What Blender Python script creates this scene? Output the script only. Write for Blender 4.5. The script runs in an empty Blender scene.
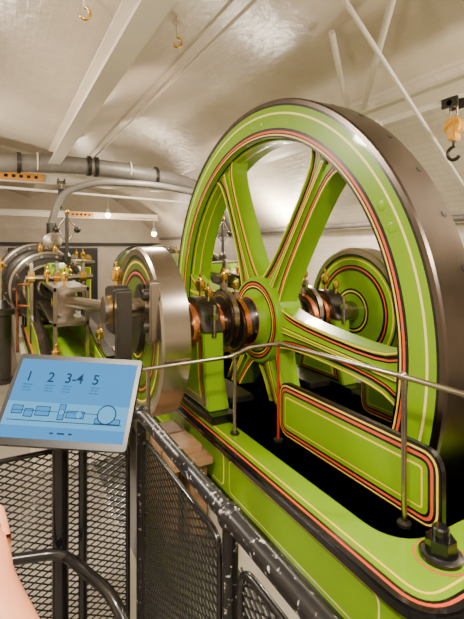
import bpy, bmesh, math, random
from mathutils import Vector, Matrix
random.seed(4)
R=math.radians
# ---------------------------------------------------------------- materials
def mat(name,col,rough=.5,metal=0.0,noise=0.0,nscale=6,bump=0.0,bscale=30,coat=0.0,emit=0,base=None,spec=.5):
    m=bpy.data.materials.new(name); m.use_nodes=True
    nt=m.node_tree; b=nt.nodes['Principled BSDF']
    b.inputs['Base Color'].default_value=(*(base or col),1); b.inputs['Roughness'].default_value=rough
    b.inputs['Metallic'].default_value=metal; b.inputs['Coat Weight'].default_value=coat
    b.inputs['Coat Roughness'].default_value=.05; b.inputs['Specular IOR Level'].default_value=spec
    if emit:
        b.inputs['Emission Color'].default_value=(*col,1); b.inputs['Emission Strength'].default_value=emit
    tc=nt.nodes.new('ShaderNodeTexCoord')
    if noise:
        n=nt.nodes.new('ShaderNodeTexNoise'); n.inputs['Scale'].default_value=nscale; n.inputs['Detail'].default_value=6
        nt.links.new(tc.outputs['Object'],n.inputs['Vector'])
        mx=nt.nodes.new('ShaderNodeMix'); mx.data_type='RGBA'
        mx.inputs[6].default_value=(*[c*(1-noise) for c in col],1); mx.inputs[7].default_value=(*[min(1,c*(1+noise)) for c in col],1)
        nt.links.new(n.outputs['Fac'],mx.inputs[0]); nt.links.new(mx.outputs[2],b.inputs['Base Color'])
    if bump:
        n2=nt.nodes.new('ShaderNodeTexNoise'); n2.inputs['Scale'].default_value=bscale; n2.inputs['Detail'].default_value=4
        nt.links.new(tc.outputs['Object'],n2.inputs['Vector'])
        bp=nt.nodes.new('ShaderNodeBump'); bp.inputs['Strength'].default_value=bump; bp.inputs['Distance'].default_value=.01
        nt.links.new(n2.outputs['Fac'],bp.inputs['Height']); nt.links.new(bp.outputs['Normal'],b.inputs['Normal'])
    return m
GREEN=mat('green_enamel',(.185,.36,.0002),.32,coat=.22,noise=.16,nscale=2,spec=.3)
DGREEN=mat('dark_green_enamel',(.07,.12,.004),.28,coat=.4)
BLACK=mat('black_enamel',(.004,.004,.005),.26,coat=.3)
ORANGE=mat('orange_line',(.70,.09,.03),.35)
YELLOW=mat('yellow_line',(.92,.66,.06),.35)
CREAM=mat('cream_line',(.90,.80,.26),.35)
RED=mat('red_paint',(.35,.015,.01),.35)
STEEL=mat('polished_steel',(.42,.37,.31),.24,1,noise=.4,nscale=5)
TREAD=mat('tread_steel',(.14,.115,.095),.28,1,noise=.55,nscale=4)
DSTEEL=mat('dark_steel',(.075,.07,.062),.33,.85,noise=.3)
BRASS=mat('brass',(.88,.53,.11),.2,1)
COPPER=mat('copper',(.72,.27,.12),.24,1,noise=.25)
WHITE=mat('white_gloss_beam',(.80,.74,.64),.4,noise=.10,nscale=3)
GREY=mat('grey_pipe',(.19,.175,.155),.45,.2,noise=.35)
CHARC=mat('charcoal',(.025,.025,.024),.5)
PIT=mat('pit_paint',(.10,.11,.06),.5,noise=.3)
YEL=mat('yellow_hoist',(.72,.36,.02),.4,noise=.15)
ORL=mat('orange_label',(.80,.33,.02),.5)
WOOD=mat('timber',(.26,.15,.07),.6,noise=.6,nscale=12)
PLINTH=mat('plinth_paint',(.66,.61,.50),.6,noise=.15,nscale=4)
FLOORM=mat('floor_paint',(.05,.045,.04),.45,noise=.35,nscale=5)
FLOORL=mat('gallery_floor',(.22,.20,.165),.5,noise=.25,nscale=5)
SKIN=mat('skin',(.64,.25,.13),.5,noise=.10,nscale=14,bump=.1,bscale=90)
CLOTH=mat('sleeve_cloth',(.06,.07,.10),.8)
BEZEL=mat('bezel',(.008,.008,.009),.35)
SCR=mat('screen_glow',(.06,.42,.95),.7,emit=.9,base=(.005,.01,.02),spec=.1)
SCR2=mat('screen_panel',(.14,.58,1.0),.7,emit=1.0,base=(.005,.01,.02),spec=.1)
INK=mat('screen_ink',(.003,.02,.06),.7,spec=.1)
LAMP=mat('lamp_glow',(1,.86,.62),.3,emit=25)
RAILB=mat('scuffed_black',(.012,.012,.013),.32)
nt=RAILB.node_tree; b=nt.nodes['Principled BSDF']; tc=nt.nodes.new('ShaderNodeTexCoord'); n=nt.nodes.new('ShaderNodeTexNoise')
n.inputs['Scale'].default_value=75; n.inputs['Detail'].default_value=7; nt.links.new(tc.outputs['Object'],n.inputs['Vector'])
cr=nt.nodes.new('ShaderNodeValToRGB'); cr.color_ramp.elements[0].position=.61; cr.color_ramp.elements[0].color=(.006,.006,.007,1)
cr.color_ramp.elements[1].position=.67; cr.color_ramp.elements[1].color=(.40,.38,.35,1)
nt.links.new(n.outputs['Fac'],cr.inputs['Fac']); nt.links.new(cr.outputs['Color'],b.inputs['Base Color'])
def brickmat(name,c1,c2,mo,bs,rough=.4):
    B=mat(name,c1,rough)
    nt=B.node_tree; b=nt.nodes['Principled BSDF']; uv=nt.nodes.new('ShaderNodeUVMap'); br=nt.nodes.new('ShaderNodeTexBrick')
    br.inputs['Scale'].default_value=1; br.inputs['Brick Width'].default_value=.23; br.inputs['Row Height'].default_value=.075
    br.inputs['Mortar Size'].default_value=.006; br.inputs['Mortar Smooth'].default_value=.6
    br.inputs['Color1'].default_value=(*c1,1); br.inputs['Color2'].default_value=(*c2,1); br.inputs['Mortar'].default_value=(*mo,1)
    nt.links.new(uv.outputs['UV'],br.inputs['Vector'])
    n=nt.nodes.new('ShaderNodeTexNoise'); n.inputs['Scale'].default_value=1.3; n.inputs['Detail'].default_value=8; nt.links.new(uv.outputs['UV'],n.inputs['Vector'])
    mx=nt.nodes.new('ShaderNodeMix'); mx.data_type='RGBA'; mx.blend_type='MULTIPLY'; mx.inputs[0].default_value=.45
    cr=nt.nodes.new('ShaderNodeValToRGB'); cr.color_ramp.elements[0].position=.3; cr.color_ramp.elements[0].color=(.6,.55,.48,1); cr.color_ramp.elements[1].position=.65
    nt.links.new(n.outputs['Fac'],cr.inputs['Fac']); nt.links.new(br.outputs['Color'],mx.inputs[6]); nt.links.new(cr.outputs['Color'],mx.inputs[7])
    nt.links.new(mx.outputs[2],b.inputs['Base Color'])
    bp=nt.nodes.new('ShaderNodeBump'); bp.invert=True; bp.inputs['Strength'].default_value=bs; bp.inputs['Distance'].default_value=.006
    n3=nt.nodes.new('ShaderNodeTexNoise'); n3.inputs['Scale'].default_value=9; n3.inputs['Detail'].default_value=6; nt.links.new(uv.outputs['UV'],n3.inputs['Vector'])
    bp2=nt.nodes.new('ShaderNodeBump'); bp2.inputs['Strength'].default_value=.5; bp2.inputs['Distance'].default_value=.012
    nt.links.new(n3.outputs['Fac'],bp2.inputs['Height'])
    nt.links.new(br.outputs['Fac'],bp.inputs['Height']); nt.links.new(bp2.outputs['Normal'],bp.inputs['Normal']); nt.links.new(bp.outputs['Normal'],b.inputs['Normal'])
    return B
BRICK=brickmat('painted_brick',(.80,.73,.62),(.78,.71,.60),(.68,.61,.51),.35)
CEIL=brickmat('painted_vault',(.72,.635,.52),(.715,.63,.515),(.69,.605,.495),.08,.27)

# ---------------------------------------------------------------- helpers
def link(o,parent=None):
    bpy.context.scene.collection.objects.link(o)
    if parent: o.parent=parent
    return o
def group(name,loc=(0,0,0)):
    e=bpy.data.objects.new(name,None); e.empty_display_size=.1; return link(e)
def mk(name,verts,faces,mats,midx=None,parent=None,smooth=True,bevel=0,ang=32):
    me=bpy.data.meshes.new(name); me.from_pydata([tuple(v) for v in verts],[],faces)
    for m in (mats if isinstance(mats,(list,tuple)) else [mats]): me.materials.append(m)
    if midx:
        for p,i in zip(me.polygons,midx): p.material_index=i
    bm=bmesh.new(); bm.from_mesh(me); bmesh.ops.recalc_face_normals(bm,faces=bm.faces)
    if bevel:
        bmesh.ops.bevel(bm,geom=[e for e in bm.edges if e.calc_face_angle(0)>R(25)],offset=bevel,segments=2,affect='EDGES',clamp_overlap=True)
    bm.to_mesh(me); bm.free()
    if smooth:
        for p in me.polygons: p.use_smooth=True
        me.set_sharp_from_angle(angle=R(ang))
    return link(bpy.data.objects.new(name,me),parent)
def box(name,a,b,m,parent=None,bevel=.004):
    x0,y0,z0=a;x1,y1,z1=b
    v=[(x0,y0,z0),(x1,y0,z0),(x1,y1,z0),(x0,y1,z0),(x0,y0,z1),(x1,y0,z1),(x1,y1,z1),(x0,y1,z1)]
    f=[(0,3,2,1),(4,5,6,7),(0,1,5,4),(1,2,6,5),(2,3,7,6),(3,0,4,7)]
    return mk(name,v,f,m,parent=parent,bevel=bevel)
def place(axis,u,v,w):
    if axis=='X': return (w,u,v)
    if axis=='Y': return (u,w,v)
    return (u,v,w)
def prism(name,axis,poly,a0,a1,m,parent=None,bevel=0):
    n=len(poly); v=[place(axis,p[0],p[1],a0) for p in poly]+[place(axis,p[0],p[1],a1) for p in poly]
    f=[tuple(range(n))[::-1],tuple(range(n,2*n))]+[(i,(i+1)%n,n+(i+1)%n,n+i) for i in range(n)]
    return mk(name,v,f,m,parent=parent,bevel=bevel)
def area(p): return sum(p[i][0]*p[(i+1)%len(p)][1]-p[(i+1)%len(p)][0]*p[i][1] for i in range(len(p)))/2
def inset(poly,d):
    if area(poly)<0: poly=poly[::-1]
    out=[];n=len(poly)
    for i in range(n):
        p0=Vector(poly[i-1][:2]);p=Vector(poly[i][:2]);p1=Vector(poly[(i+1)%n][:2])
        e0=(p-p0).normalized();e1=(p1-p).normalized()
        n0=Vector((-e0.y,e0.x));n1=Vector((-e1.y,e1.x)); s=(n0+n1)
        if s.length<1e-6: s=n0
        s.normalize(); c=max(.35,s.dot(n0)); q=p+s*(d/c); out.append((q.x,q.y))
    return out
def rpoly(pts,rad,n=6):
    out=[];N=len(pts)
    for i in range(N):
        r=rad[i] if isinstance(rad,(list,tuple)) else rad
        p=Vector(pts[i]);a=(Vector(pts[i-1])-p);b=(Vector(pts[(i+1)%N])-p)
        if r<=0: out.append(tuple(p)); continue
        la,lb=a.length,b.length; a.normalize();b.normalize()
        r=min(r,la*.49,lb*.49); A=p+a*r;B=p+b*r
        for k in range(n+1):
            t=k/n; q=A*(1-t)**2+p*2*t*(1-t)+B*t*t; out.append((q.x,q.y))
    return out
def rrect(u0,u1,v0,v1,r=.03): return rpoly([(u0,v0),(u1,v0),(u1,v1),(u0,v1)],r)
def layers(name,axis,poly,base,sgn,ls,parent,step=.0015,rad=None):
    for i,(d,m) in enumerate(ls):
        q=inset(poly,d); t=base+sgn*step*(i+1)
        if rad is not None: q=rpoly(q,max(.012,rad-d))
        prism(f'{name}_stripe_{i+1}',axis,q,base-sgn*.001,t,m,parent)
def lathe(name,axis,c,prof,mats,parent=None,seg=64,closed=True,caps=False):
    n=len(prof); v=[];f=[];mi=[]
    for k in range(seg):
        t=2*math.pi*k/seg
        for a,r,_ in prof:
            cs,sn=r*math.cos(t),r*math.sin(t)
            if axis=='X': v.append((c[0]+a,c[1]+cs,c[2]+sn))
            elif axis=='Y': v.append((c[0]+cs,c[1]+a,c[2]+sn))
            else: v.append((c[0]+cs,c[1]+sn,c[2]+a))
    for k in range(seg):
        k2=(k+1)%seg
        for j in range(n if closed else n-1):
            j2=(j+1)%n
            f.append((k*n+j,k*n+j2,k2*n+j2,k2*n+j)); mi.append(prof[j][2])
    if caps:
        f.append(tuple(k*n for k in range(seg))); mi.append(prof[0][2])
        f.append(tuple(k*n+n-1 for k in range(seg))[::-1]); mi.append(prof[-1][2])
    return mk(name,v,f,mats,mi,parent)
def rev(name,axis,c,prof,m,parent=None,seg=32):
    return lathe(name,axis,c,[(a,r,0) for a,r in prof],[m],parent,seg,closed=False,caps=True)
def cyl(name,p0,p1,r,m,parent=None,r2=None,seg=20):
    p0=Vector(p0);p1=Vector(p1);d=p1-p0;q=d.to_track_quat('Z','Y').to_matrix(); r2=r if r2 is None else r2
    v=[];n=seg
    for P,rr in((p0,r),(p1,r2)):
        for k in range(n):
            t=2*math.pi*k/n; v.append(P+q@Vector((rr*math.cos(t),rr*math.sin(t),0)))
    f=[tuple(range(n))[::-1],tuple(range(n,2*n))]+[(i,(i+1)%n,n+(i+1)%n,n+i) for i in range(n)]
    return mk(name,v,f,m,parent=parent)
def tube(name,pts,r,m,parent=None,res=4,cyclic=False,multi=None):
    cu=bpy.data.curves.new(name,'CURVE');cu.dimensions='3D';cu.bevel_depth=r;cu.bevel_resolution=res;cu.use_fill_caps=True
    for P in (multi or [pts]):
        s=cu.splines.new('POLY');s.points.add(len(P)-1)
        for i,p in enumerate(P): s.points[i].co=(*p,1)
        s.use_cyclic_u=cyclic
    cu.materials.append(m); return link(bpy.data.objects.new(name,cu),parent)
def smoothpath(pts,rad=.08,n=6):
    out=[Vector(pts[0])]
    for i in range(1,len(pts)-1):
        p=Vector(pts[i]);a=Vector(pts[i-1])-p;b=Vector(pts[i+1])-p; r=min(rad,a.length*.45,b.length*.45)
        A=p+a.normalized()*r;B=p+b.normalized()*r
        for k in range(n+1):
            t=k/n; out.append(A*(1-t)**2+p*2*t*(1-t)+B*t*t)
    out.append(Vector(pts[-1])); return out
def ball(name,c,r,m,parent=None,sc=(1,1,1)):
    bm=bmesh.new(); bmesh.ops.create_uvsphere(bm,u_segments=20,v_segments=12,radius=r)
    me=bpy.data.meshes.new(name)
    for v in bm.verts: v.co=Vector((v.co.x*sc[0]+c[0],v.co.y*sc[1]+c[1],v.co.z*sc[2]+c[2]))
    bm.to_mesh(me);bm.free();me.materials.append(m)
    for p in me.polygons:p.use_smooth=True
    return link(bpy.data.objects.new(name,me),parent)
def hexnut(name,c,axis,r,h,m,parent):
    poly=[(c['XYZ'.index('Y' if axis=='X' else 'X')]+r*math.cos(R(60*k)), c[1 if axis=='Z' else 2]+r*math.sin(R(60*k))) for k in range(6)]
    w=c['XYZ'.index(axis)]; return prism(name,axis,poly,w,w+h,m,parent,bevel=.002)
def oilcup(name,x,y,z,parent,s=1):
    rev(name,'Z',(x,y,z),[(0,.010*s),(.03*s,.010*s),(.032*s,.022*s),(.05*s,.028*s),(.085*s,.028*s),(.09*s,.020*s),(.10*s,.018*s),(.105*s,.008*s),(.125*s,.010*s),(.135*s,.002*s)],BRASS,parent,16)

# ---------------------------------------------------------------- camera
cam=bpy.data.cameras.new('camera'); co=bpy.data.objects.new('camera',cam); link(co)
cam.sensor_fit='VERTICAL'; cam.sensor_height=36; cam.lens=36*430/619
cam.shift_y=-(309.5-250)/619
co.location=(0,0,1.6); co.rotation_euler=(R(90),0,R(-28.4)); cam.clip_start=.02
bpy.context.scene.camera=co

# ---------------------------------------------------------------- room shell
def sheet(name,path,y0,y1,m):
    v=[];f=[];uvs=[];L=[0]
    for i in range(1,len(path)): L.append(L[-1]+math.dist(path[i],path[i-1]))
    n=len(path)
    for y in (y0,y1):
        for p in path: v.append((p[0],y,p[1]))
    for i in range(n-1):
        f.append((i,i+1,n+i+1,n+i)); uvs.append([(y0,L[i]),(y0,L[i+1]),(y1,L[i+1]),(y1,L[i])])
    me=bpy.data.meshes.new(name);me.from_pydata(v,[],f)
    ms=m if isinstance(m,list) else [m]
    for q in ms: me.materials.append(q)
    ul=me.uv_layers.new(name='UVMap')
    for p,u in zip(me.polygons,uvs):
        p.use_smooth=True
        if len(ms)>1 and path[p.index][0]>3.2: p.material_index=1
        for li,c in zip(p.loop_indices,u): ul.data[li].uv=c
    me.set_sharp_from_angle(angle=R(30))
    return link(bpy.data.objects.new(name,me))
def arch(x0,z0,x1,z1,zt,n=20):
    out=[]
    for k in range(n+1):
        t=k/n; out.append((x0+(x1-x0)*t, z0+(z1-z0)*t+(zt-(z0+z1)/2)*math.sin(math.pi*t)))
    return out
path=arch(-2.6,2.75,.72,3.10,3.40)+arch(.72,3.10,4.6,1.95,3.36,28)[1:]
sheet('ceiling',path,-2.5,13.5,[CEIL,BRICK])
sheet('wall_right',[(4.6,1.95),(4.6,0)],-2.5,13.5,BRICK)
sheet('wall_left',[(-2.6,0),(-2.6,2.75)],-2.5,13.5,BRICK)
def wallY(name,y):
    me=bpy.data.meshes.new(name);me.from_pydata([(-2.6,y,0),(4.6,y,0),(4.6,y,3.6),(-2.6,y,3.6)],[],[(0,1,2,3)]);me.materials.append(BRICK)
    ul=me.uv_layers.new(name='UVMap')
    for li in range(4): c=me.vertices[me.loops[li].vertex_index].co; ul.data[li].uv=(c.x,c.z)
    return link(bpy.data.objects.new(name,me))
wallY('wall_far',13.5); wallY('wall_near',-2.5)
fl=group('floor')
box('walkway',(-2.6,-2.5,-.1),(.62,13.5,0),FLOORL,fl,0)
box('engine_hall',(.62,-2.5,-.1),(1.28,13.5,-.002),FLOORM,fl,0)
box('near_slab',(1.28,-2.5,-.1),(2.16,1.10,-.002),FLOORM,fl,0)
box('far_slab',(1.28,4.2,-.1),(2.16,13.5,-.002),FLOORM,fl,0)
box('right_slab',(2.16,-2.5,-.1),(4.6,13.5,-.002),FLOORM,fl,0)
box('pit_bottom',(1.27,1.09,-.62),(2.17,4.22,-.56),PIT,fl,0)
for nm,a,b in (('pit_side_1',(1.26,1.09,-.6),(1.28,4.22,-.1)),('pit_side_2',(2.16,1.09,-.6),(2.18,4.22,-.1)),('pit_side_3',(1.26,1.08,-.6),(2.18,1.10,-.1)),('pit_side_4',(1.26,4.2,-.6),(2.18,4.22,-.1))):
    box(nm,a,b,PIT,fl,0)
box('trim_1',(-2.6,13.40,1.72),(4.6,13.5,1.82),CHARC,None,0)
ca=group('gauge_board')
box('board',(.2,13.3,.0),(2.6,13.39,1.66),CHARC,ca,.01)
for i in range(6): rev(f'gauge_{i}','Y',(.4+i*.38,13.3,1.35),[(0,.12),(-.04,.12),(-.04,.09)],BRASS if i%2 else STEEL,ca,24)

# ---------------------------------------------------------------- beams
def ib(c,z,w,h): return [(c-w/2,z),(c+w/2,z),(c+w/2,z+.018),(c+.012,z+.026),(c+.012,z+h-.026),(c+w/2,z+h-.018),(c+w/2,z+h),(c-w/2,z+h),(c-w/2,z+h-.018),(c-.012,z+h-.026),(c-.012,z+.026),(c-w/2,z+.018)]
def ibeam_y(name,x,z,y0,y1,w=.16,h=.20): return prism(name,'Y',ib(x,z,w,h),y0,y1,WHITE)
def ibeam_x(name,y,z,x0,x1,w=.13,h=.16): return prism(name,'X',ib(y,z,w,h),x0,x1,WHITE)
ibeam_y('ceiling_beam',.72,2.88,-2.4,6.88)
ibeam_y('hoist_rail_beam',3.12,2.78,-2.4,6.6,.13,.15)
ibeam_x('crane_beam',7.5,2.66,-2.5,3.4)
ibeam_x('crane_beam',11.6,2.42,-2.5,3.9)
lb=group('load_label')
for (x,y,z,w) in ((.0,7.435,2.685,.62),(1.55,11.53,2.45,.6)):
    box('strip',(x,y-.012,z),(x+w,y,z+.115),ORL,lb,.002)
    for k in range(5): box('mark',(x+.06+k*w*.17,y-.015,z+.035),(x+.11+k*w*.17,y-.011,z+.08),BLACK,lb,0)
hg=group('beam_hanger')
tube('rod_1',[(2.33,2.64,3.34),(3.12,3.26,2.90)],.026,WHITE,hg)
tube('rod_2',[(2.36,2.05,3.34),(3.08,3.05,2.94)],.026,WHITE,hg)
box('shackle',(3.02,3.0,2.93),(3.22,3.32,2.99),WHITE,hg,.01)
for yy in (2.85,3.5):
    tube('loop',[(3.06+.055*math.cos(R(a)),yy,2.72+.07*math.sin(R(a))) for a in range(0,360,20)],.016,WHITE,hg,cyclic=True)
tube('conduit',[(1.0,1.69,3.33),(1.717,1.89,3.10),(3.8,2.49,2.19),(4.55,2.70,1.87)],.016,WHITE)
tube('conduit',[(1.52,-2,3.29),(1.52,13,3.29)],.014,WHITE)
tube('conduit',[(4.45,-2,1.95),(4.45,13,1.95)],.04,GREY)
def hoist(name,x,y,z,s=1,m=YEL):
    g=group(name)
    box('trolley_plate_1',(x-.05*s,y-.06*s,z-.03*s),(x-.035*s,y+.06*s,z+.05*s),DSTEEL,g)
    box('trolley_plate_2',(x+.035*s,y-.06*s,z-.03*s),(x+.05*s,y+.06*s,z+.05*s),DSTEEL,g)
    cyl('axle',(x-.05*s,y,z),(x+.05*s,y,z),.02*s,STEEL,g)
    tube('link',smoothpath([(x,y-.025*s,z-.02*s),(x,y-.025*s,z-.1*s),(x,y+.025*s,z-.1*s),(x,y+.025*s,z-.02*s)],.02),.008*s,STEEL,g)
    rev('block_sheave','X',(x,y,z-.15*s),[(-.03*s,.03*s),(-.03*s,.06*s),(-.01*s,.065*s),(0,.055*s),(.01*s,.065*s),(.03*s,.06*s),(.03*s,.03*s)],m,g,28)
    box('cheek',(x-.04*s,y-.03*s,z-.25*s),(x+.04*s,y+.03*s,z-.10*s),m,g,.01)
    hk=[(x,y,z-.25*s),(x,y,z-.29*s)]+[(x,y+.045*s*math.sin(t)*1.0,z-.335*s+.045*s*math.cos(t)) for t in [R(a) for a in range(0,260,20)]]
    tube('hook',hk,.012*s,DSTEEL,g)
hoist('chain_hoist',3.12,2.13,2.74,1.15)
hoist('chain_hoist',.85,7.2,2.66,1.1,CHARC)
def eyehook(x,y,z):
    g=group('ceiling_hook')
    cyl('stem',(x,y,z+.24),(x,y,z),.010,WHITE,g)
    tube('hook',[(x+.035*math.sin(R(a)),y,z-.035+.035*math.cos(R(a))) for a in range(0,250,20)],.009,BRASS,g)
    rev('plate','Z',(x,y,z+.09),[(0,.03),(.02,.03)],WHITE,g,16)
eyehook(1.10,2.85,3.10); eyehook(.45,2.7,3.06)
pp=group('steam_pipe')
tube('main',smoothpath([(-1.5,7.1,1.9),(-1.2,7.1,2.65),(-.2,7.1,2.85),(.9,7.1,2.94),(2.0,7.1,2.90),(3.0,7.1,2.77),(3.7,7.1,2.4),(4.2,7.1,1.5)],.5),.135,GREY,pp,6)
for x,z in ((.25,2.89),(1.25,2.935),(1.36,2.93),(2.35,2.86)): rev('flange','X',(x,7.1,z),[(-.025,.12),(-.025,.160),(.025,.160),(.025,.12)],DSTEEL,pp,28)
tube('branch',smoothpath([(3.2,6.75,2.55),(2.2,6.75,2.66),(1.3,6.85,2.66),(.80,6.9,2.45),(.68,6.9,2.0)],.25),.055,GREY,pp,6)
tube('thin_pipe',[(-.5,7.35,2.56),(3.5,7.35,2.46)],.022,WHITE,pp)
for x in (.5,1.9): tube('strap',[(x,7.1+.14*math.sin(R(a)),2.925+.14*math.cos(R(a))) for a in range(0,360,20)],.012,WHITE,pp,cyclic=True)

# ---------------------------------------------------------------- flywheel
WY,WZ,WR=2.645,1.10,1.523
fw=group('flywheel')
M=[TREAD,GREEN,BLACK,ORANGE,CREAM,STEEL,YELLOW]
x0=1.60
prof=[(x0+.010,WR,0),(x0+.245,WR,0),(x0+.26,WR-.012,1),(x0+.26,1.30,2),(x0+.26,1.275,1),(x0+.17,1.275,2),(x0+.165,1.268,1),(x0+.14,1.262,6),(x0+.132,1.262,1),(x0+.07,1.262,6),(x0+.062,1.262,1),(x0+.05,1.268,2),(x0+.040,1.275,1),(x0,1.275,2),(x0,1.288,6),(x0,1.297,2),(x0,1.306,3),(x0,1.320,2),(x0,1.338,1),
      (x0,1.424,4),(x0,1.437,1),(x0,1.476,2),(x0,1.490,0),(x0,1.514,0)]
lathe('rim','X',(0,WY,WZ),prof,M,fw,160)
for k in range(6):
    ph=R(35+60*k); d=Vector((-math.sin(ph),math.cos(ph)));t=Vector((math.cos(ph),math.sin(ph)))
    hw=[(.20,.16),(.27,.140),(.34,.122),(.42,.108),(.55,.097),(.75,.090),(.95,.088),(1.08,.094),(1.16,.106),(1.22,.128),(1.26,.158),(1.28,.185)]
    def P(s,w): q=d*s+t*w; return (WY+q.x,WZ+q.y)
    def strip(fa,fb,s0=.2,s1=1.28):
        H_=[(s,w) for s,w in hw if s0<=s<=s1]
        p=[P(s,fa(w)) for s,w in H_]+[P(s,fb(w)) for s,w in H_[::-1]]
        return p if area(p)>0 else p[::-1]
    poly=strip(lambda w:w,lambda w:-w)
    prism(f'spoke_{k+1}_body','X',poly,x0+.062,x0+.19,GREEN,fw,bevel=.003)
    layers(f'spoke_{k+1}','X',poly,x0+.062,-1,[(.018,BLACK),(.038,ORANGE),(.047,BLACK),(.055,GREEN)],fw)
    for sg in (1,-1):
        fl_=strip(lambda w:sg*w,lambda w:sg*(w-.020))
        prism(f'spoke_{k+1}_flange','X',fl_,x0+.046,x0+.064,GREEN,fw,bevel=.003)
        fl2=strip(lambda w:sg*(w-.005),lambda w:sg*(w-.014))
        prism(f'spoke_{k+1}_flange_line','X',fl2,x0+.0445,x0+.050,YELLOW,fw)
    web=[P(s,w) for s,w in ((.24,.030),(.6,.022),(1.25,.022))]+[P(s,-w) for s,w in ((1.25,.022),(.6,.022),(.24,.030))]
    if area(web)<0: web=web[::-1]
    prism(f'spoke_{k+1}_rib','X',web,x0+.040,x0+.064,GREEN,fw,bevel=.003)
    layers(f'spoke_{k+1}_ribline','X',web,x0+.040,-1,[(.004,BLACK),(.010,YELLOW),(.017,GREEN)],fw)
    for dp in (8,13):
        p2=ph+R(dp+16); c=(x0-.004,WY-math.sin(p2)*1.382,WZ+math.cos(p2)*1.382)
        rev(f'rim_plug_{k}_{dp}','X',c,[(0,.018),(.002,.026),(.006,.028)],GREEN,fw,20)
for k in range(36):
    p2=R(10*k+4); c=Vector((x0+.20,WY-math.sin(p2)*(WR-.002),WZ+math.cos(p2)*(WR-.002)))
    n=Vector((0,-math.sin(p2),math.cos(p2))); cyl(f'barring_hole_{k}',c-n*.01,c+n*.004,.016,BLACK,fw,seg=14)
H=[GREEN,BLACK,ORANGE,STEEL,CREAM,DSTEEL,YELLOW]
lathe('hub','X',(0,WY,WZ),[(x0-.06,.085,3),(x0-.10,.085,3),(x0-.10,.135,5),(x0-.07,.150,1),(x0-.05,.165,2),(x0-.05,.172,0),(x0+.00,.19,0),(x0+.01,.220,1),(x0+.01,.234,6),(x0+.01,.243,1),(x0+.01,.252,2),(x0+.01,.264,1),(x0+.01,.278,0),(x0+.012,.298,0),(x0+.05,.315,0),(x0+.21,.31,0),(x0+.24,.25,0),(x0+.30,.17,3),(x0+.36,.15,3),(x0+.36,.085,3)],H,fw,64)
cs_=group('crankshaft')
cyl('shaft',(.915,WY,WZ),(2.545,WY,WZ),.083,STEEL,cs_,seg=40)
for x in (.98,1.10,2.42):
    rev(f'collar_{x}','X',(x,WY,WZ),[(-.02,.085),(-.02,.11),(.02,.11),(.02,.085)],STEEL,cs_,32)

XM=1.73
def bearing(s):
    g=group('pedestal_bearing'); X=lambda o: XM+s*o
    def bx(n,o0,y0,z0,o1,y1,z1,m,bv=.006):
        a,b=sorted((X(o0),X(o1))); return box(n,(a,y0,z0),(b,y1,z1),m,g,bv)
    bx('sole_plate',.46,2.28,.562,.63,3.01,.612,BLACK)
    prism('pedestal','X',[(2.36,.61),(2.93,.61),(2.86,.80),(2.84,1.08),(2.45,1.08),(2.43,.80)],min(X(.47),X(.61)),max(X(.47),X(.61)),GREEN,g,bevel=.008)
    pl=[(2.41,.63),(2.88,.63),(2.83,.80),(2.81,1.05),(2.48,1.05),(2.46,.80)]
    xo=X(.61) if s<0 else X(.47)
    layers('pedestal','X',pl,xo,-1,[(0,BLACK),(.014,ORANGE),(.022,BLACK),(.030,GREEN),(.044,YELLOW),(.050,GREEN)],g)
    a,b=sorted((X(.45),X(.63)))
    rev('bush','X',(0,WY,WZ),[(a-.02,.10),(a-.02,.145),(a,.15),(b,.15),(b+.02,.145),(b+.02,.10)],COPPER,g,40)
    cap=[(2.43,1.08)]+[(WY-.17*math.cos(t),WZ+.02+.17*math.sin(t)) for t in [R(x) for x in range(10,171,10)]]+[(2.86,1.08)]
    prism('cap','X',cap[::-1],a+.02,b-.02,DSTEEL,g,bevel=.006)
    for y in (2.44,2.85):
        cyl(f'stud_{y}',((a+b)/2,y,1.05),((a+b)/2,y,1.25),.016,STEEL,g)
        hexnut(f'nut_{y}',((a+b)/2,y,1.16),'Z',.032,.035,STEEL,g)
    oilcup('lubricator',(a+b)/2,WY,1.29,g,1.2)
    oilcup('lubricator_b',(a+b)/2,WY-.12,1.27,g,.9)
    for i,o in enumerate((.285,.355)):
        xe=X(o); cy,cz=WY-.02+.04*i,WZ-.03*(1-2*i)
        lathe(f'eccentric_sheave_{i}','X',(xe,cy,cz),[(-.028,.08,0),(-.028,.15,1),(-.028,.16,0),(-.022,.175,0),(.022,.175,0),(.028,.16,1),(.028,.15,0),(.028,.08,0)],[DSTEEL,BRASS],g,48)
        lathe(f'eccentric_strap_{i}','X',(xe,cy,cz),[(-.018,.173,0),(-.018,.200,0),(.018,.200,0),(.018,.173,0)],[STEEL if i else COPPER],g,48)
        for zz in (-1,1): box(f'strap_lug_{i}_{zz}',(xe-.018,cy-.03,cz+zz*.21-.03),(xe+.018,cy+.03,cz+zz*.21+.03),STEEL,g,.006)
        cyl(f'eccentric_rod_{i}',(xe,cy+.19,cz),(X(.42+.06*i),5.2,1.15+.08*i),.020,STEEL,g,r2=.016)
        oilcup(f'eccentric_oiler_{i}',xe,cy,cz+.235,g,.8)
    bx('drip_tray',.24,2.45,.60,.42,2.85,.64,DSTEEL,.004)
bearing(-1); bearing(1)
PY,PZ=2.42,1.27
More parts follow.
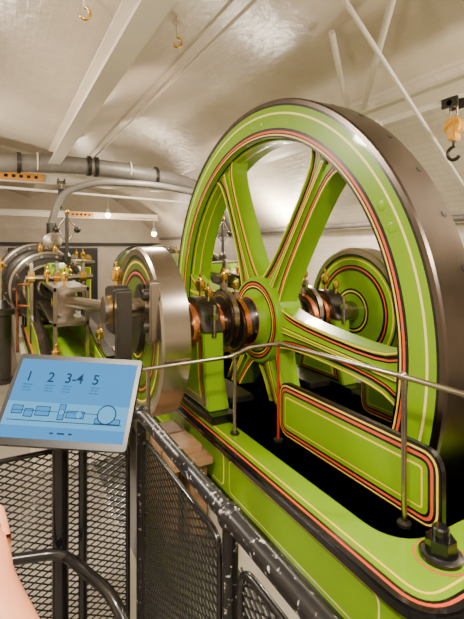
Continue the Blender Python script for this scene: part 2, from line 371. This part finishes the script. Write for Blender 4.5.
def crank(s):
    g=group('crank_disc'); xf=.75 if s<0 else 2.55; t=.16
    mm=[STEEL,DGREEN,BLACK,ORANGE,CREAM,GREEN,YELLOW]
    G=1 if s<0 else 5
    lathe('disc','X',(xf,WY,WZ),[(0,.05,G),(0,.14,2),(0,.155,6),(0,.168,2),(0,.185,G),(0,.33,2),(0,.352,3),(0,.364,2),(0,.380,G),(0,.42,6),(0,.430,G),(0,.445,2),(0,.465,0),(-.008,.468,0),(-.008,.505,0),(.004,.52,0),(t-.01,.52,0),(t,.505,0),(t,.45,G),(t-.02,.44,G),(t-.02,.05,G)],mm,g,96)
    xo=xf if s<0 else xf+t; o=-1 if s<0 else 1
    def sx(a,b): return tuple(sorted((xo+o*a,xo+o*b)))
    a,b=sx(0,.035); prism('crank_web','X',rpoly([(2.32,1.25),(2.50,1.42),(2.80,1.06),(2.66,.96),(2.52,.98)],.05),a,b,DSTEEL,g,bevel=.008)
    a,b=sx(0,.055); prism('turning_lug','X',rpoly([(2.19,1.10),(2.28,1.10),(2.28,1.44),(2.19,1.44)],.03),a,b,STEEL,g,bevel=.008)
    for z in (1.19,1.36):
        a,b=sx(.05,.085); rev(f'lug_bolt_{z}','X',(0,2.235,z),[(a,.024),(a+.005,.032),(b-.005,.032),(b,.024)],DSTEEL,g,20)
    a,b=sx(.0,.24); cyl('crank_pin',(a,PY,PZ),(b,PY,PZ),.055,STEEL,g,seg=28)
    a,b=sx(.22,.25); rev('pin_collar','X',(0,PY,PZ),[(a,.05),(a,.075),(b,.075),(b,.05)],STEEL,g,28)
for s in(-1,1): crank(s)
# ---------------------------------------------------------------- bed frame
def Zl(g,name,poly,z,ls): layers(name,'Z',poly,z,1,ls,g)
bed=group('engine_bed')
U=[(1.065,4.7),(1.065,.80),(2.395,.80),(2.395,4.7),(2.18,4.7),(2.18,1.09),(1.28,1.09),(1.28,4.7)]
Up=rpoly(U,[.02,.14,.14,.02,.02,.12,.12,.02],8)
prism('frame','Z',Up,.30,.52,GREEN,bed)
mould=inset(Up,-.024); prism('top_moulding','Z',mould,.510,.552,BLACK,bed,bevel=.008)
Zl(bed,'top',Up,.552,[(.006,ORANGE),(.017,BLACK),(.026,GREEN),(.048,YELLOW),(.056,GREEN)])
prism('foot_moulding','Z',inset(Up,-.03),.26,.305,BLACK,bed,bevel=.006)
prism('plinth','Z',inset(Up,-.01),0,.262,PLINTH,bed)
for i,(y0,y1) in enumerate(((.98,2.0),(2.06,3.3),(3.36,4.6))):
    layers(f'side_{i}','X',[(y0,.325),(y1,.325),(y1,.498),(y0,.498)],1.065,-1,[(0,CREAM),(.007,GREEN)],bed,rad=.035)
box('far_cross_member',(1.27,4.45,.30),(2.19,4.7,.55),GREEN,bed)
for i,(x,y) in enumerate(((1.315,.945),(2.14,.945))):
    layers(f'bolt_pad_{i}','Z',[(x+.088*math.cos(R(a)),y+.088*math.sin(R(a))) for a in range(0,360,12)],.560,1,[(0,ORANGE),(.006,GREEN)],bed)
    rev(f'washer_{i}','Z',(x,y,.558),[(0,.070),(.018,.070),(.024,.056),(.024,.05)],BLACK,bed,32)
    hexnut(f'nut_{i}',(x,y,.58),'Z',.050,.05,BLACK,bed)
    rev(f'stud_{i}','Z',(x,y,.62),[(0,.028),(.04,.028),(.046,.022)],BLACK,bed,20)
def guard(name,xp,y0,y1,z0,z1,th=.03):
    g=group(name); q=[(y0,z0),(y1,z0),(y1,z1),(y0,z1)]
    prism('plate','X',rpoly(q,[.04,.04,.09,.09]),xp,xp+th,BLACK,g,bevel=.004)
    layers('front','X',q,xp,-1,[(.012,YELLOW),(.020,BLACK),(.030,ORANGE),(.042,BLACK),(.052,GREEN),(.072,YELLOW),(.079,GREEN)],g,rad=.085)
guard('flywheel_guard',1.395,1.00,2.02,.562,.865)
guard('flywheel_guard',2.05,1.25,2.05,.562,.90)
guard('flywheel_guard',1.395,3.15,4.1,.562,.865)

# ---------------------------------------------------------------- steel handrail round the flywheel
hr=group('steel_handrail')
tube('rail',smoothpath([(.62,2.11,1.0),(1.15,2.13,1.0),(1.22,2.05,1.06),(1.335,1.94,1.09),(1.335,1.1,1.125),(1.335,.2,1.14)],.05),.011,STEEL,hr)
for i,(x,y,z) in enumerate(((1.345,1.12,1.125),(1.335,1.94,1.09),(1.17,2.13,1.0))):
    cyl(f'post_{i}',(x,y,.565),(x,y,z),.011 if i!=1 else .007,STEEL if i!=1 else RED,hr); ball(f'knuckle_{i}',(1.335 if i==0 else x,y,z),.018,STEEL,hr)
    rev(f'foot_{i}','Z',(x,y,.560),[(0,.026),(.012,.026),(.016,.016)],DSTEEL,hr,20)
cyl('post_3',(.66,2.11,0),(.66,2.11,1.0),.011,STEEL,hr)
cyl('post_4',(1.335,.30,0),(1.335,.30,1.14),.011,STEEL,hr)

# ---------------------------------------------------------------- engine
def engine(xc):
    g=group('steam_engine')
    BX=lambda n,a,b,m,bv=.006: box(n,(xc+a[0],a[1],a[2]),(xc+b[0],b[1],b[2]),m,g,bv)
    BX('plinth',(-.36,3.35,0),(.30,10.4,.42),PLINTH,0)
    BX('bedplate',(-.32,3.3,.42),(.26,6.3,.60),GREEN,.01)
    BX('bed_moulding',(-.335,3.29,.585),(.275,6.3,.615),BLACK,.006)
    layers('bed_top','Z',[(xc-.31,3.32),(xc+.25,3.32),(xc+.25,6.1),(xc-.31,6.1)],.615,1,[(0,ORANGE),(.014,GREEN),(.05,BLACK),(.066,YELLOW),(.078,GREEN)],g,rad=.08)
    layers('bed_end','Y',[(xc-.29,.44),(xc+.23,.44),(xc+.23,.57),(xc-.29,.57)],3.3,-1,[(0,BLACK),(.012,YELLOW),(.020,GREEN)],g,rad=.04)
    gp=[(3.40,.6),(5.9,.6),(5.9,1.24),(5.6,1.24),(5.3,.90),(4.2,.84),(3.9,.76),(3.5,.72)]
    for x_,n_ in ((-.28,'left'),(.18,'right')):
        prism(f'guide_frame_{n_}','X',rpoly(gp,.05),xc+x_,xc+x_+.06,GREEN,g,bevel=.006)
        prism(f'guide_rim_{n_}','X',[(3.5,.725),(3.9,.765),(4.2,.845),(5.3,.905),(5.3,.93),(4.2,.87),(3.9,.79),(3.5,.75)],xc+x_-.01,xc+x_+.07,BLACK,g)
        layers(f'guide_{n_}','X',inset(gp,.02),xc+x_,-1,[(0,BLACK),(.020,YELLOW),(.030,GREEN)],g,rad=.05)
    for z in (.93,1.23): BX(f'slide_bar_{z}',(-.17,4.0,z),(.13,5.9,z+.04),STEEL,.006)
    for xx in (-.17,.10): BX(f'guide_pillar_{xx}',(xx,4.0,.6),(xx+.03,4.04,1.27),STEEL)
    BX('crosshead',(-.10,4.30,.97),(.06,4.62,1.23),STEEL,.02)
    cyl('crosshead_pin',(xc-.14,4.45,1.10),(xc+.10,4.45,1.10),.045,BRASS,g)
    cyl('connecting_rod',(xc,PY+.08,PZ-.007),(xc,4.35,1.11),.036,STEEL,g,r2=.052,seg=28)
    prism('big_end','X',rpoly([(PY-.10,PZ-.13),(PY+.10,PZ-.13),(PY+.12,PZ+.12),(PY-.08,PZ+.14)],.04),xc-.045,xc+.045,DSTEEL,g,bevel=.008)
    rev('big_end_brass','X',(xc,PY,PZ),[(-.055,.058),(-.055,.08),(.055,.08),(.055,.058)],BRASS,g,28)
    prism('strap','X',rpoly([(PY-.16,PZ-.30),(PY-.10,PZ-.30),(PY-.10,PZ+.12),(PY-.16,PZ+.12)],.02),xc-.04,xc+.04,DSTEEL,g,bevel=.006)
    oilcup('big_end_oiler',xc,PY+.02,PZ+.12,g,1.1)
    cyl('piston_rod',(xc,4.6,1.10),(xc,6.3,1.10),.035,STEEL,g)
    def cylr(n,y0,y1,r,m):
        lathe(n,'Y',(xc,0,1.10),[(y0-.04,.05,0),(y0-.05,.12,1),(y0-.03,.14,0),(y0-.01,r*.55,1),(y0-.02,r*.60,1),(y0,r*.66,0),(y0,r*.80,1),(y0-.015,r*.82,0),(y0-.015,r*.94,1),(y0,r,0),(y0+.06,r,1),(y0+.07,r*.93,2),(y0+.16,r*.93,3),(y0+.18,r*.93,2),(y1-.18,r*.93,3),(y1-.16,r*.93,2),(y1-.07,r*.93,0),(y1-.06,r,0),(y1,r,0),(y1,.05,0)],[DSTEEL,STEEL,m,BRASS],g,56)
        for k in range(14):
            t=2*math.pi*k/14; cyl(f'{n}_stud_{k}',(xc+r*.87*math.cos(t),y0-.05,1.1+r*.87*math.sin(t)),(xc+r*.87*math.cos(t),y0-.01,1.1+r*.87*math.sin(t)),.020,STEEL,g,seg=8)
    cylr('high_pressure_cylinder',6.2,7.6,.48,DGREEN); cylr('low_pressure_cylinder',8.3,9.9,.62,DGREEN)
    for y in (6.5,7.3,8.6,9.6): BX(f'cradle_{y}',(-.28,y-.08,.42),(.22,y+.08,.80),BLACK)
    BX('valve_chest',(.36,6.4,.85),(.62,7.4,1.40),DSTEEL,.03)
    BX('valve_chest_top',(.36,6.3,1.41),(.62,7.5,1.45),STEEL,.01)
    layers('valve_chest','Y',[(xc+.39,.88),(xc+.59,.88),(xc+.59,1.37),(xc+.39,1.37)],6.4,-1,[(0,BLACK),(.014,YELLOW),(.024,GREEN)],g,rad=.04)
    BX('valve_chest_low',(.52,8.45,.8),(.80,9.6,1.45),DSTEEL,.03)
    for i,(y,xx,z) in enumerate(((3.5,-.20,.73),(3.9,.2,.78),(4.35,-.04,1.27),(4.9,-.14,1.27),(5.3,.1,1.27),(5.75,-.25,1.24),(5.75,.2,1.24),(6.3,-.1,1.54),(6.6,.12,1.52),(7.5,0,1.5),(6.5,.48,1.45),(7.1,.48,1.45))):
        oilcup(f'oiler_{i}',xc+xx,y,z,g,1.2)
    cyl('weigh_shaft',(xc-.34,5.0,1.30),(xc+.34,5.0,1.30),.03,STEEL,g)
    for i,xx in enumerate((-.30,-.05,.22)):
        prism(f'lever_{i}','X',rpoly([(4.94,.80+.1*i),(5.06,.80+.1*i),(5.05,1.48),(4.95,1.48)],.03),xc+xx,xc+xx+.03,STEEL,g,bevel=.004)
        rev(f'lever_boss_{i}','X',(xc+xx+.015,5.0,1.30),[(-.03,.05),(-.03,.07),(.03,.07),(.03,.05)],BRASS,g,20)
        cyl(f'valve_rod_{i}',(xc+xx+.015,5.0,1.44),(xc+xx+.04,6.4,1.38),.016,STEEL,g)
    for xx in (-.27,.24): cyl(f'gear_post_{xx}',(xc+xx,5.0,.6),(xc+xx,5.0,1.28),.03,DSTEEL,g)
    prism('bonnet','X',rpoly([(5.2,1.27),(5.95,1.27),(5.95,1.40),(5.6,1.45),(5.25,1.38)],.08),xc-.08,xc+.12,GREEN,g,bevel=.02)
    for i,(xx,zz) in enumerate(((-.38,.85),(-.38,1.10),(.33,.85))):
        tube(f'drain_pipe_{i}',smoothpath([(xc+xx,6.1,.3),(xc+xx,6.1,zz),(xc+xx,5.6,zz+.1),(xc+xx*.7,5.5,zz+.1)],.08),.016,COPPER,g)
        rev(f'handwheel_{i}','X',(xc+xx,5.75,zz+.16),[(-.008,.05),(-.008,.065),(.008,.065),(.008,.05)],DSTEEL,g,20)
    cyl('throttle_pipe',(xc+.1,6.9,1.45),(xc+.1,6.9,2.0),.07,DSTEEL,g); rev('throttle_wheel','Y',(xc+.1,6.75,1.72),[(0,.10),(.01,.13),(.03,.13),(.04,.10)],STEEL,g,24)
    cyl('governor_spindle',(xc+.20,6.0,1.3),(xc+.20,6.0,2.08),.022,DSTEEL,g)
    rev('governor_stand','Z',(xc+.20,6.0,.6),[(0,.10),(.05,.10),(.10,.05),(.8,.04),(.92,.06),(.96,.03)],DSTEEL,g,24)
    for sg in(-1,1):
        tube('governor_arm',[(xc+.20,6.0,2.05),(xc+.20+sg*.12,6.0,1.88),(xc+.20,6.0,1.70)],.010,STEEL,g); ball('governor_ball',(xc+.20+sg*.13,6.0,1.87),.045,DSTEEL,g)
    ball('governor_cap',(xc+.20,6.0,2.1),.035,BRASS,g)
engine(.58); engine(2.88)
ap=group('air_pump')
rev('barrel','Z',(.02,5.9,0),[(0,.14),(.05,.14),(.06,.11),(.80,.11),(.82,.14),(.88,.14),(.90,.09),(1.0,.05)],DSTEEL,ap,32)
cyl('pump_rod',(.02,5.9,.95),(.02,5.9,1.35),.02,STEEL,ap)
oilcup('pump_oiler',.02,5.9,1.33,ap,1.3)

tb=group('timber_planks')
box('bearer_1',(.93,2.20,0),(1.03,2.30,.43),WOOD,tb); box('bearer_2',(.93,2.60,0),(1.03,2.70,.43),WOOD,tb)
for i in range(3): box(f'plank_{i}',(.80+.0*i,2.12+.2*i,.43),(1.03,2.30+.2*i,.47),WOOD,tb)
box('plank_top',(.84,2.20,.47),(1.0,2.36,.51),WOOD,tb)
box('bearer_3',(.80,2.20,0),(.86,2.70,.43),WOOD,tb)

# ---------------------------------------------------------------- visitor guard rail with expanded mesh
fn=group('mesh_guard_rail')
FX,FY,FZ=.415,1.42,1.055
tube('top_rail',smoothpath([(-2.5,FY,FZ),(FX,FY,FZ),(FX,-1.2,FZ)],.06),.020,RAILB,fn,5)
for i,(x,y) in enumerate(((FX,.775),(FX,.10),(FX,1.40),(-.55,FY),(-1.5,FY),(FX,-.6))):
    cyl(f'post_{i}',(x,y,0),(x,y,FZ),.017,RAILB,fn); ball(f'knuckle_{i}',(x,y,FZ),.027,RAILB,fn); rev(f'foot_{i}','Z',(x,y,0),[(0,.05),(.012,.05),(.02,.025)],RAILB,fn,20)
def meshpanel(name,axis,const,u0,u1,v0,v1,cu=.040,cv=.020):
    def P(u,v): return (u,const,v) if axis=='Y' else (const,u,v)
    segs=[]; k=cv/cu
    def clip(c,s):
        pts=[]
        for u in (u0,u1):
            v=c+s*k*u
            if v0<=v<=v1: pts.append((u,v))
        for v in (v0,v1):
            u=(v-c)/(s*k)
            if u0<u<u1: pts.append((u,v))
        return pts[:2]
    for s in(1,-1):
        cs=[v0-s*k*u0,v0-s*k*u1,v1-s*k*u0,v1-s*k*u1]; c=min(cs)
        while c<max(cs):
            p=clip(c,s)
            if len(p)==2: segs.append([P(*p[0]),P(*p[1])])
            c+=cv
    tube(name,None,.0027,BLACK,fn,0,multi=segs)
    fr=rrect(u0,u1,v0,v1,.05); tube(name+'_frame',[P(*q) for q in fr],.008,BLACK,fn,2,cyclic=True)
meshpanel('mesh_1','X',FX,.82,1.375,.12,.985)
meshpanel('mesh_2','X',FX,.145,.73,.12,.985)
meshpanel('mesh_3','Y',FY,-.51,.375,.12,.985)
meshpanel('mesh_4','Y',FY,-1.46,-.59,.12,.985)

# ---------------------------------------------------------------- information screen on stand
ls=group('information_screen')
TL=Vector((.068,1.395,1.285));TR=Vector((.361,1.235,1.275));BL=Vector((-.015,1.285,1.10));BR=Vector((.273,1.12,1.085))
O=(TL+TR+BL+BR)/4; ux=((TR-TL)+(BR-BL)).normalized(); ux=(ux+Vector((0,0,-.02))).normalized(); uy=((TL-BL)+(TR-BR)); uy=(uy-ux*uy.dot(ux)).normalized(); un=ux.cross(uy)
W=.358;Hh=.248
def S(u,v,w): return O+ux*u+uy*v+un*w
def sprism(name,poly,w0,w1,m):
    n=len(poly); v=[S(p[0],p[1],w0) for p in poly]+[S(p[0],p[1],w1) for p in poly]
    f=[tuple(range(n))[::-1],tuple(range(n,2*n))]+[(i,(i+1)%n,n+(i+1)%n,n+i) for i in range(n)]
    return mk(name,v,f,m,parent=ls)
sprism('bezel',rrect(-W/2,W/2,-Hh/2,Hh/2,.010),-.022,0,BEZEL)
sw,shh=W-.024,Hh-.030
sprism('display',rrect(-sw/2,sw/2,-shh/2+.003,shh/2,.003),0,.0008,SCR)
sprism('display_band',rrect(-sw/2,sw/2,-.075,-.012,.001),.0008,.0012,SCR2)
def txt(s,u,v,size,off=0):
    cu=bpy.data.curves.new('screen_text','FONT');cu.body=s;cu.size=size;cu.extrude=.0001;cu.offset=off;cu.materials.append(INK)
    o=bpy.data.objects.new('screen_text',cu);link(o,ls)
    Mx=Matrix((( ux.x,uy.x,un.x,0),(ux.y,uy.y,un.y,0),(ux.z,uy.z,un.z,0),(0,0,0,1))); o.matrix_world=Matrix.Translation(S(u,v,.0016))@Mx
for s,u in (('1',-.142),('2',-.080),('3-4',-.030),('5',.048)):
    txt(s,u,.045,.040,.0004); txt('engine part',u,.034,.006); txt('detail line',u,.026,.006); txt('more text',u,.018,.006)
def sr(u0,u1,v0,v1,m=INK,r=.002,w=.0017): sprism('drawing',rrect(u0,u1,v0,v1,r),.0012,w,m)
for u0,u1,v0,v1 in ((-.15,-.12,-.045,-.022),(-.115,-.09,-.052,-.030),(-.085,-.045,-.048,-.022),(-.022,-.004,-.056,-.014),(.0,.05,-.050,-.030),(.08,.15,-.060,-.045)):
    sr(u0,u1,v0,v1); sr(u0+.002,u1-.002,v0+.002,v1-.002,SCR,w=.002)
sr(-.155,.155,-.062,-.060); sr(-.15,.10,-.036,-.0345,w=.0022)
def ring(u,v,r): sprism('drawing_ring',[(u+r*math.cos(R(a)),v+r*math.sin(R(a))) for a in range(0,360,15)],.0012,.0023,INK); sprism('drawing_ring',[(u+r*.88*math.cos(R(a)),v+r*.88*math.sin(R(a))) for a in range(0,360,15)],.0012,.0026,SCR2)
ring(.110,-.035,.026); ring(-.013,-.036,.008); ring(.035,-.04,.010)
sr(-.03,-.02,-.092,-.088); sr(-.01,.01,-.092,-.088); sr(.02,.03,-.092,-.088)
pb=S(-.03,-.02,-.03); px_,py_=pb.x,pb.y
tube('column',[(px_,py_,0),(px_,py_,pb.z)],.022,BLACK,ls,5)
tube('column_2',[(px_+.055,py_-.03,0),(px_+.055,py_-.03,pb.z)],.012,BLACK,ls,5)
sprism('mount',rrect(-.08,.05,-.06,.05,.01),-.045,-.022,BLACK)
tube('frame_arm',smoothpath([(-.02-.25,1.33,.80),(px_,py_-.04,.78),(.235,1.02,.79),(.30,.85,.62),(.31,.80,0)],.05),.014,BLACK,ls,4)
tube('frame_leg',[(-.27,1.33,.80),(-.27,1.33,0)],.014,BLACK,ls,4)
rev('base','Z',(px_,py_,0),[(0,.17),(.012,.17),(.018,.15)],BLACK,ls,36)

# ---------------------------------------------------------------- visitor's forearm and hand (left edge)
def skin(name,verts,edges,rad,parent,m,sub=2,root=0):
    me=bpy.data.meshes.new(name);me.from_pydata(verts,edges,[]);me.materials.append(m)
    o=link(bpy.data.objects.new(name,me),parent)
    md=o.modifiers.new('skin','SKIN')
    for i,r in enumerate(rad): me.skin_vertices[0].data[i].radius=(r,r) if not isinstance(r,tuple) else r
    me.skin_vertices[0].data[root].use_root=True; md.use_smooth_shade=True
    s=o.modifiers.new('sub','SUBSURF');s.levels=sub;s.render_levels=sub
    return o
arm=group('visitor_hand')
el=Vector((.150,.44,.83)); wr=Vector((-.010,.745,1.100))
f=(wr-el).normalized(); side=Vector((f.y,-f.x,0)).normalized(); up=side.cross(f)
def A(a,b,c): return tuple(wr+f*a+side*b+up*c)
v=[tuple(el),tuple(el.lerp(wr,.3)),tuple(el.lerp(wr,.65)),tuple(wr),A(.045,0,0),A(.085,.0,0)]
e=[(0,1),(1,2),(2,3),(3,4),(4,5)]; r=[.048,.050,.040,(.032,.026),(.040,.020),(.042,.018)]
for i,(b,l,c) in enumerate(((.030,.072,0.002),(.010,.080,.005),(-.011,.074,.003),(-.031,.058,0))):
    s=len(v); v+= [A(.090,b,c),A(.090+l*.45,b*1.08,c+.004),A(.090+l*.78,b*1.1,c-.012),A(.090+l,b*1.1,c-.032)]
    e+=[(5,s),(s,s+1),(s+1,s+2),(s+2,s+3)]; r+=[.011,.0095,.0085,.007]
s=len(v); v+=[A(.030,.030,-.006),A(.062,.046,-.010),A(.105,.056,-.012)]; e+=[(4,s),(s,s+1),(s+1,s+2)]; r+=[.015,.011,.009]
skin('arm_and_hand',v,e,r,arm,SKIN)
cyl('sleeve',tuple(el-f*.16),tuple(el-f*.0),.068,CLOTH,arm,r2=.060,seg=28)

# ---------------------------------------------------------------- lights
def alight(name,loc,size,power,col=(1,.87,.71),rot=(0,0,0)):
    l=bpy.data.lights.new(name,'AREA');l.shape='DISK';l.size=size;l.energy=power;l.color=col
    o=bpy.data.objects.new(name,l);o.location=loc;o.rotation_euler=rot;link(o)
    return o
alight('room_fill_light',(-.6,.2,3.0),.2,120)  # unseen area lights added to light the hall and wheel, no fixtures
alight('room_fill_light',(.3,-.9,2.8),.25,75,rot=(R(40),0,R(-15)))
alight('room_fill_light',(-.9,4.0,3.0),.3,120,rot=(0,R(-20),0))
alight('room_fill_light',(2.2,.3,3.10),.2,75)
alight('room_fill_light',(3.7,4.2,2.4),.3,90,rot=(0,R(15),0))
alight('room_fill_light',(1.3,9.8,2.95),.4,60)
alight('room_fill_light',(2.1,6.0,3.2),.3,110)
def spot(name,x,y,z,power):
    g=group(name); rev('housing','Z',(x,y,z),[(0,.05),(.04,.06),(.10,.04),(.14,.02)],WHITE,g,20); ball('bulb',(x,y,z-.02),.07,LAMP,g)
    cyl('stem',(x,y,z+.13),(x,y,z+.35),.01,WHITE,g)
    l=bpy.data.lights.new(name+'_light','POINT');l.energy=power;l.color=(1,.82,.6);l.shadow_soft_size=.06
    o=bpy.data.objects.new('light',l);o.location=(x,y,z-.15);link(o,g)
spot('ceiling_spotlight',3.6,11.0,2.05,50)
spot('ceiling_spotlight',2.4,11.0,2.5,40)
for (x,y,p) in ((-.8,6,50),(3.9,1.0,70),(-1.2,1.5,60),(4.1,6.0,70)):
    alight('vault_fill_light',(x,y,1.9),.3,p,rot=(R(180),0,0))  # unseen area lights added to brighten the vault from below
# added unseen spot, makes the pinkish highlight on the vault left of the flywheel
l=bpy.data.lights.new('vault_highlight_spot','SPOT');l.energy=120;l.color=(1,.74,.60);l.spot_size=R(38);l.spot_blend=1;l.shadow_soft_size=.1
o=bpy.data.objects.new('vault_highlight_spot',l);o.location=(1.0,3.4,1.75);link(o)
o.rotation_euler=(Vector((1.25,4.3,3.3))-o.location).to_track_quat('-Z','Y').to_euler()
w=bpy.data.worlds.new('world');bpy.context.scene.world=w;w.use_nodes=True
w.node_tree.nodes['Background'].inputs[0].default_value=(1,.88,.74,1);w.node_tree.nodes['Background'].inputs[1].default_value=.15
